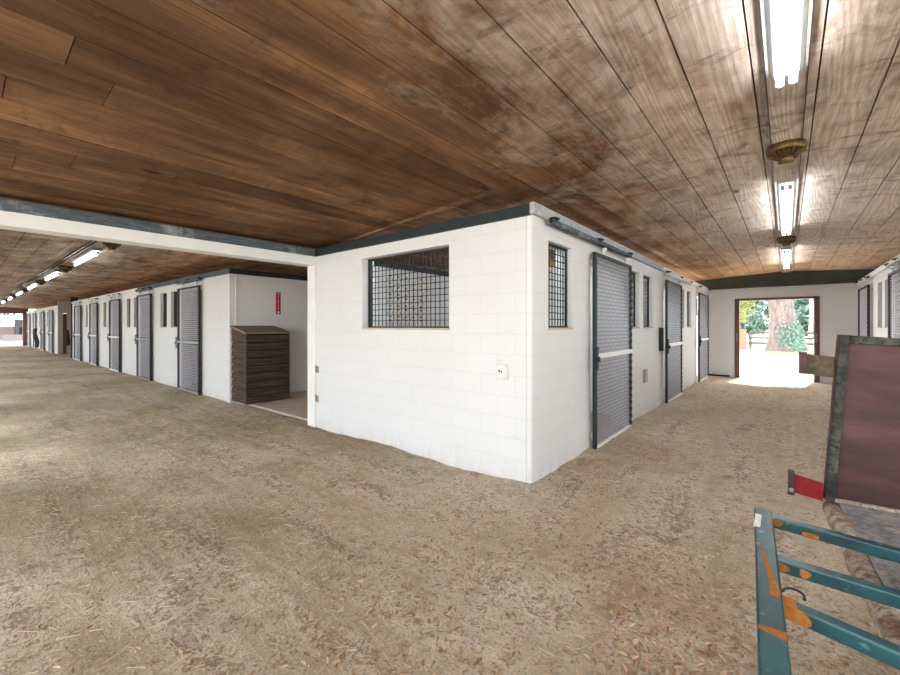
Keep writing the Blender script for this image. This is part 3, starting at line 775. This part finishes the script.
for (ya,xa,wa),(yb,xb,wb) in zip(cl,cl[1:]):
    A=BX(ya)+xa; B=BX(yb)+xb
    mb.hexa([(B-wb,yb,zt-.003),(B+wb,yb,zt-.003),(A+wa,ya,zt-.003),(A-wa,ya,zt-.003)],[(B-wb,yb,zt),(B+wb,yb,zt),(A+wa,ya,zt),(A-wa,ya,zt)])
mb.build('rust_streak',M['rust'],bar_o); mb=MB()
mb.hexa([(.03,.345,zt-.01),(.07,.335,zt-.01),(.07,.375,zt-.01),(.03,.385,zt-.01)],[(.03,.345,zt-.005),(.07,.335,zt-.005),(.07,.372,zt-.005),(.03,.382,zt-.005)])
mb.build('rust_streak',M['rust'],bar_o); mb=MB()
mb.hexa([(BX(.2)-.026,.185,zt-.003),(BX(.2)+.026,.17,zt-.003),(BX(.2)+.026,.205,zt-.003),(BX(.2)-.026,.2,zt-.003)],[(BX(.2)-.026,.185,zt),(BX(.2)+.026,.17,zt),(BX(.2)+.026,.205,zt),(BX(.2)-.026,.2,zt)])
mb.build('rust_streak',M['rust'],bar_o)
mb=MB(); mb.box(BX(.84)-.027,BX(.84)-.008,.78,.90,zt-.003,zt+.0003); mb.build('paint_chip',M['worn'],bar_o)
mb=MB(); mb.tube([(.065+.022*math.cos(a*.35),.395+.03*math.sin(a*.35),pz+.022) for a in range(-1,10)],.003,6); mb.build('wire_loop',M['darkmetal'],t)
for x_,y_ in ((.6,.863),(.6,.2225)):
    mb=MB(); mb.box(x_-.02,x_+.02,y_-.015,y_+.015,-.055,.01); mb.build('foot',M['teal'],t)

# ------------------------------------------------------------------ leaf litter and straw
def inside(x,y):
    if x<XR+.03 and x>XP-.22 and y>YF-.03: return True
    if x<XC+.02 and y>YF-.02: return True
    if x<XP-.2 and x>XC and y>3.5: return True
    if x>XB-.05 and y>4.5: return True
    return False
mb=MB(); c=0
def leaf(mb,x,y,L,W_):
    a=random.uniform(0,2*PI); z=fz(x,y)+.004+random.random()*.008; ca,sa=math.cos(a),math.sin(a)
    tl=random.uniform(-.25,.25)*L; cu=random.uniform(.05,.35)*W_
    loc=[(-L/2,0,-tl*.5),(-L*.15,-W_/2,cu),(L*.2,-W_*.4,cu+tl*.2),(L/2,0,tl*.5),(L*.2,W_*.4,cu+tl*.2),(-L*.15,W_/2,cu),(0,0,.0)]
    mb.add([(x+p*ca-q*sa,y+p*sa+q*ca,z+max(r,0)*.6+.002) for p,q,r in loc],[(0,1,6),(1,2,6),(2,3,6),(3,4,6),(4,5,6),(5,0,6)],random.random())
while c<17000:
    r=random.random()
    if r<.3: x,y=random.gauss(-.0,.35),random.gauss(1.25,.4)
    elif r<.50: x,y=random.gauss(-.2,.8),random.gauss(1.9,.8)
    elif r<.72: x,y=random.uniform(-1.8,1.4),random.uniform(.8,13)
    elif r<.82: x,y=random.gauss(-1.45,.3),random.gauss(4.6,.9)
    else: x,y=random.uniform(-6,0),random.uniform(-.3,3.4)
    if inside(x,y) or y<.2: continue
    d=noise.noise(Vector((x*1.4,y*1.4,5)))
    if r>=.5 and d<random.uniform(-.3,.5): continue
    if r<.5 and d<random.uniform(-.6,.2): continue
    c+=1; L=random.uniform(.02,.05)*(1.25 if r<.3 else 1); leaf(mb,x,y,L,L*random.uniform(.25,.42))
tag(mb.build('leaf_litter',M['litter']),'dry brown leaves scattered over the dirt floor','leaves',kind='stuff')
mb=MB(); c=0
while c<3500:
    x,y=random.uniform(-9,.6),random.uniform(-.2,3.4)
    if inside(x,y) or y>3.3: continue
    c+=1; a=random.uniform(0,PI); L=random.uniform(.02,.10); z=fz(x,y)+.006
    mb.bar((x,y,z),(x+L*math.cos(a),y+L*math.sin(a),fz(x+L*math.cos(a),y+L*math.sin(a))+.007),.0022,.0018,a=random.random())
tag(mb.build('straw',M['straw']),'loose pale straw strewn over the dirt floor','straw',kind='stuff')

# ------------------------------------------------------------------ outside, beyond the end doorway
def crown(mb,c,r,n,s=.16):
    for _ in range(n):
        v=Vector((random.gauss(0,1),random.gauss(0,1),random.gauss(0,1))).normalized()*(random.random()**.4)
        p=Vector(c)+Vector((v.x*r[0],v.y*r[1],v.z*r[2]))
        if p.z<.1: continue
        u=Vector((random.gauss(0,1),random.gauss(0,1),random.gauss(0,1))).normalized(); w=u.orthogonal().normalized(); L=s*random.uniform(.6,1.4)
        mb.add([p-u*L,p-w*L*.5,p+u*L,p+w*L*.5],[(0,1,2,3)],random.random())
oak=thing('oak_tree','massive old tree trunk framed by the bright end doorway','tree',(-.1,31,-.07))
mb=MB()
mb.tube([(0,0,-.1),(.0,0,.35),(-.02,0,1.0),(-.1,0,2.2),(-.22,0,3.4),(-.35,.2,5.2)],[1.05,.86,.74,.62,.58,.5],20)
mb.tube([(-.35,0,2.6),(-.75,.1,3.8),(-1.5,.3,5.6)],[.2,.16,.12],10); mb.tube([(.1,0,2.8),(.75,.1,3.7),(1.6,.2,5.4)],[.22,.16,.12],10)
mb.tube([(.45,-.3,-.1),(.75,-.2,.5),(.55,-.1,1.4)],[.38,.26,.1],12)
mb.build('trunk',M['bark'],oak)
mb=MB(); crown(mb,(.1,0,7.2),(4.5,3.5,2.6),2600,.22); mb.build('foliage',M['green'],oak)
mb=MB(); 
for _ in range(500):
    z=abs(random.gauss(0,.9)); a=random.gauss(-.9,.5); r=.98-.12*z; p=Vector((-.05*z+.05+r*math.cos(a),r*math.sin(a)*.9,z+.1))
    if z>2.6: continue
    u=Vector((random.gauss(0,1),random.gauss(0,.3),random.gauss(0,1))).normalized(); w=u.orthogonal(); mb.add([p-u*.08,p-w*.05,p+u*.08,p+w*.05],[(0,1,2,3)],random.random())
mb.build('ivy',M['teagreen'],oak)
def tree(label,x,y,h,cr,mat,n,s):
    t=thing('tree',label,'tree',(x,y,-.07),0,'trees beyond the end doorway')
    mb=MB(); mb.tube([(0,0,-.05),(.1,0,h*.4),(.0,0,h*.75)],[.16,.13,.08],10); mb.build('trunk',M['bark'],t)
    mb=MB(); crown(mb,(0,0,h*.62),(cr,cr,h*.42),n,s); mb.build('foliage',mat,t)
tree('yellow green leafy tree at the left of the end doorway',-3.1,36,6.6,1.7,M['yelgreen'],1500,.16)
tree('blue green bushy tree left behind the big trunk',-4.3,46,6.5,3.0,M['teagreen'],3200,.30)
tree('dim green tree behind the big trunk',.9,54,7.5,3.4,M['teagreen'],3200,.32)
tree('low blue green bush behind the rail fence at left',-3.0,41,2.9,2.0,M['teagreen'],1800,.2)
tree('low grey green bush behind the rail fence at right',1.9,43,3.2,1.9,M['teagreen'],1800,.2)
tree('thin green tree right of the big trunk',2.4,40,6.0,1.2,M['green'],900,.2)
mb=MB(); mb.tube([(1.25,37,-.1),(1.3,37,2.5),(1.25,37,6)],[.12,.1,.08],10); tag(mb.build('sapling_trunk',M['white']),'slender pale trunk standing right of the big tree','tree')
f=thing('rail_fence','dark rail fence running behind the big tree trunk','fence',(0,34.5,-.07))
for z in (.35,.7,1.05):
    mb=MB(); mb.box(-2.0,1.55,-.03,.03,z,z+.15); mb.build('fence_rail',M['railwood'],f)
for xx in (-1.9,1.5):
    mb=MB(); mb.box(xx-.08,xx+.08,.03,.16,0,1.25); mb.build('fence_post',M['fencewood'],f)
mb=MB(); mb.box(-3.6,-2.05,33.6,33.7,-.07,1.3); tag(mb.build('board_fence',M['fencewood']),'pale board fence panel left of the big tree','fence')
mb=MB(); mb.box(1.35,1.7,33.4,33.6,-.07,1.3); tag(mb.build('gate_post',M['fencewood']),'pale tan gate post right of the big tree','post')
mb=MB(); mb.box(1.75,3.6,33.6,33.7,-.07,1.35); tag(mb.build('board_fence',M['pinkwall']),'whitish board fence panel at the right of the doorway view','fence')
mb=MB(); 
for i in range(40):
    pass
g=MB()
for _ in range(2200):
    x,y=random.gauss(-.2,1.5),random.gauss(30,.5); z=-.06; a=random.uniform(0,2*PI); L=random.uniform(.06,.16)
    g.add([(x-.012,y,z),(x+.012,y,z),(x+.05*math.cos(a),y+.05*math.sin(a),z+L)],[(0,1,2)],random.random())
tag(g.build('grass_tuft',M['straw']),'dry grass growing around the foot of the big tree','grass',kind='stuff')
# beyond the long aisle's far exit
b=thing('outbuilding','grey open fronted outbuilding with a dark doorway outside the far left exit','building',(-64,4.0,-.07))
mb=MB(); mb.box(-2,0,0,6,0,2.25); mb.build('walls',M['greywall'],b)
mb=MB(); mb.box(0.0,.04,.25,.6,.3,1.45); mb.build('doorway',M['black'],b)
mb=MB(); mb.hexa([(-2.4,-7,2.25),(1.2,-7,2.25),(1.2,6.2,2.25),(-2.4,6.2,2.25)],[(-2.4,-7,2.5),(1.0,-7,2.68),(1.0,6.2,2.68),(-2.4,6.2,2.5)]); mb.build('roof',M['greyrail'],b)
mb=MB(); mb.box(.7,.85,-6.9,-6.75,0,2.25); mb.build('post',M['greywall'],b)
mb=MB(); mb.box(-67,-66.8,-12,9,-.07,1.5); tag(mb.build('boundary_wall',M['pinkwall']),'pale pink low wall outside the far left exit','wall')
mb=MB(); mb.box(-62.3,-62,2.9,9,-.07,.62); tag(mb.build('planter_kerb',M['railwood']),'dark low kerb in front of the grey outbuilding','kerb')
t=thing('tree','green tree over the pale wall outside the far left exit','tree',(-74,-1.5,-.07)); mb=MB(); mb.tube([(0,0,0),(0,0,3)],[.25,.15],8); mb.build('trunk',M['bark'],t); mb=MB(); crown(mb,(0,0,3.2),(3.5,6,2.2),2200,.3); mb.build('foliage',M['teagreen'],t)

# ------------------------------------------------------------------ light
w=bpy.data.worlds.new('World'); S.world=w; w.use_nodes=True
bg=w.node_tree.nodes['Background']; bg.inputs['Color'].default_value=(.9,.96,1,1); bg.inputs['Strength'].default_value=4.2
sl=bpy.data.lights.new('Sun','SUN'); sl.energy=6.5; sl.angle=.02; sl.color=(1,.96,.9); so=bpy.data.objects.new('Sun',sl); COL.objects.link(so)
so.rotation_euler=(math.radians(-38),math.radians(6),0); so.location=(0,30,30)

# ------------------------------------------------------------------ camera
cam=bpy.data.cameras.new('Camera'); co=bpy.data.objects.new('Camera',cam); COL.objects.link(co)
cam.sensor_width=36; cam.lens=407/900*36; cam.shift_y=-(337.5-326.16)/900; cam.clip_start=.05; cam.clip_end=400
co.location=(0,0,1.5); co.rotation_euler=(PI/2,0,math.radians(39.578)); S.camera=co
S.view_settings.view_transform='Standard'; S.view_settings.look='None'; S.view_settings.gamma=1; S.view_settings.use_curve_mapping=False
S.view_settings.exposure=.62
S.cycles.use_denoising=True; S.cycles.max_bounces=10; S.cycles.diffuse_bounces=6; S.cycles.caustics_reflective=False; S.cycles.caustics_refractive=False
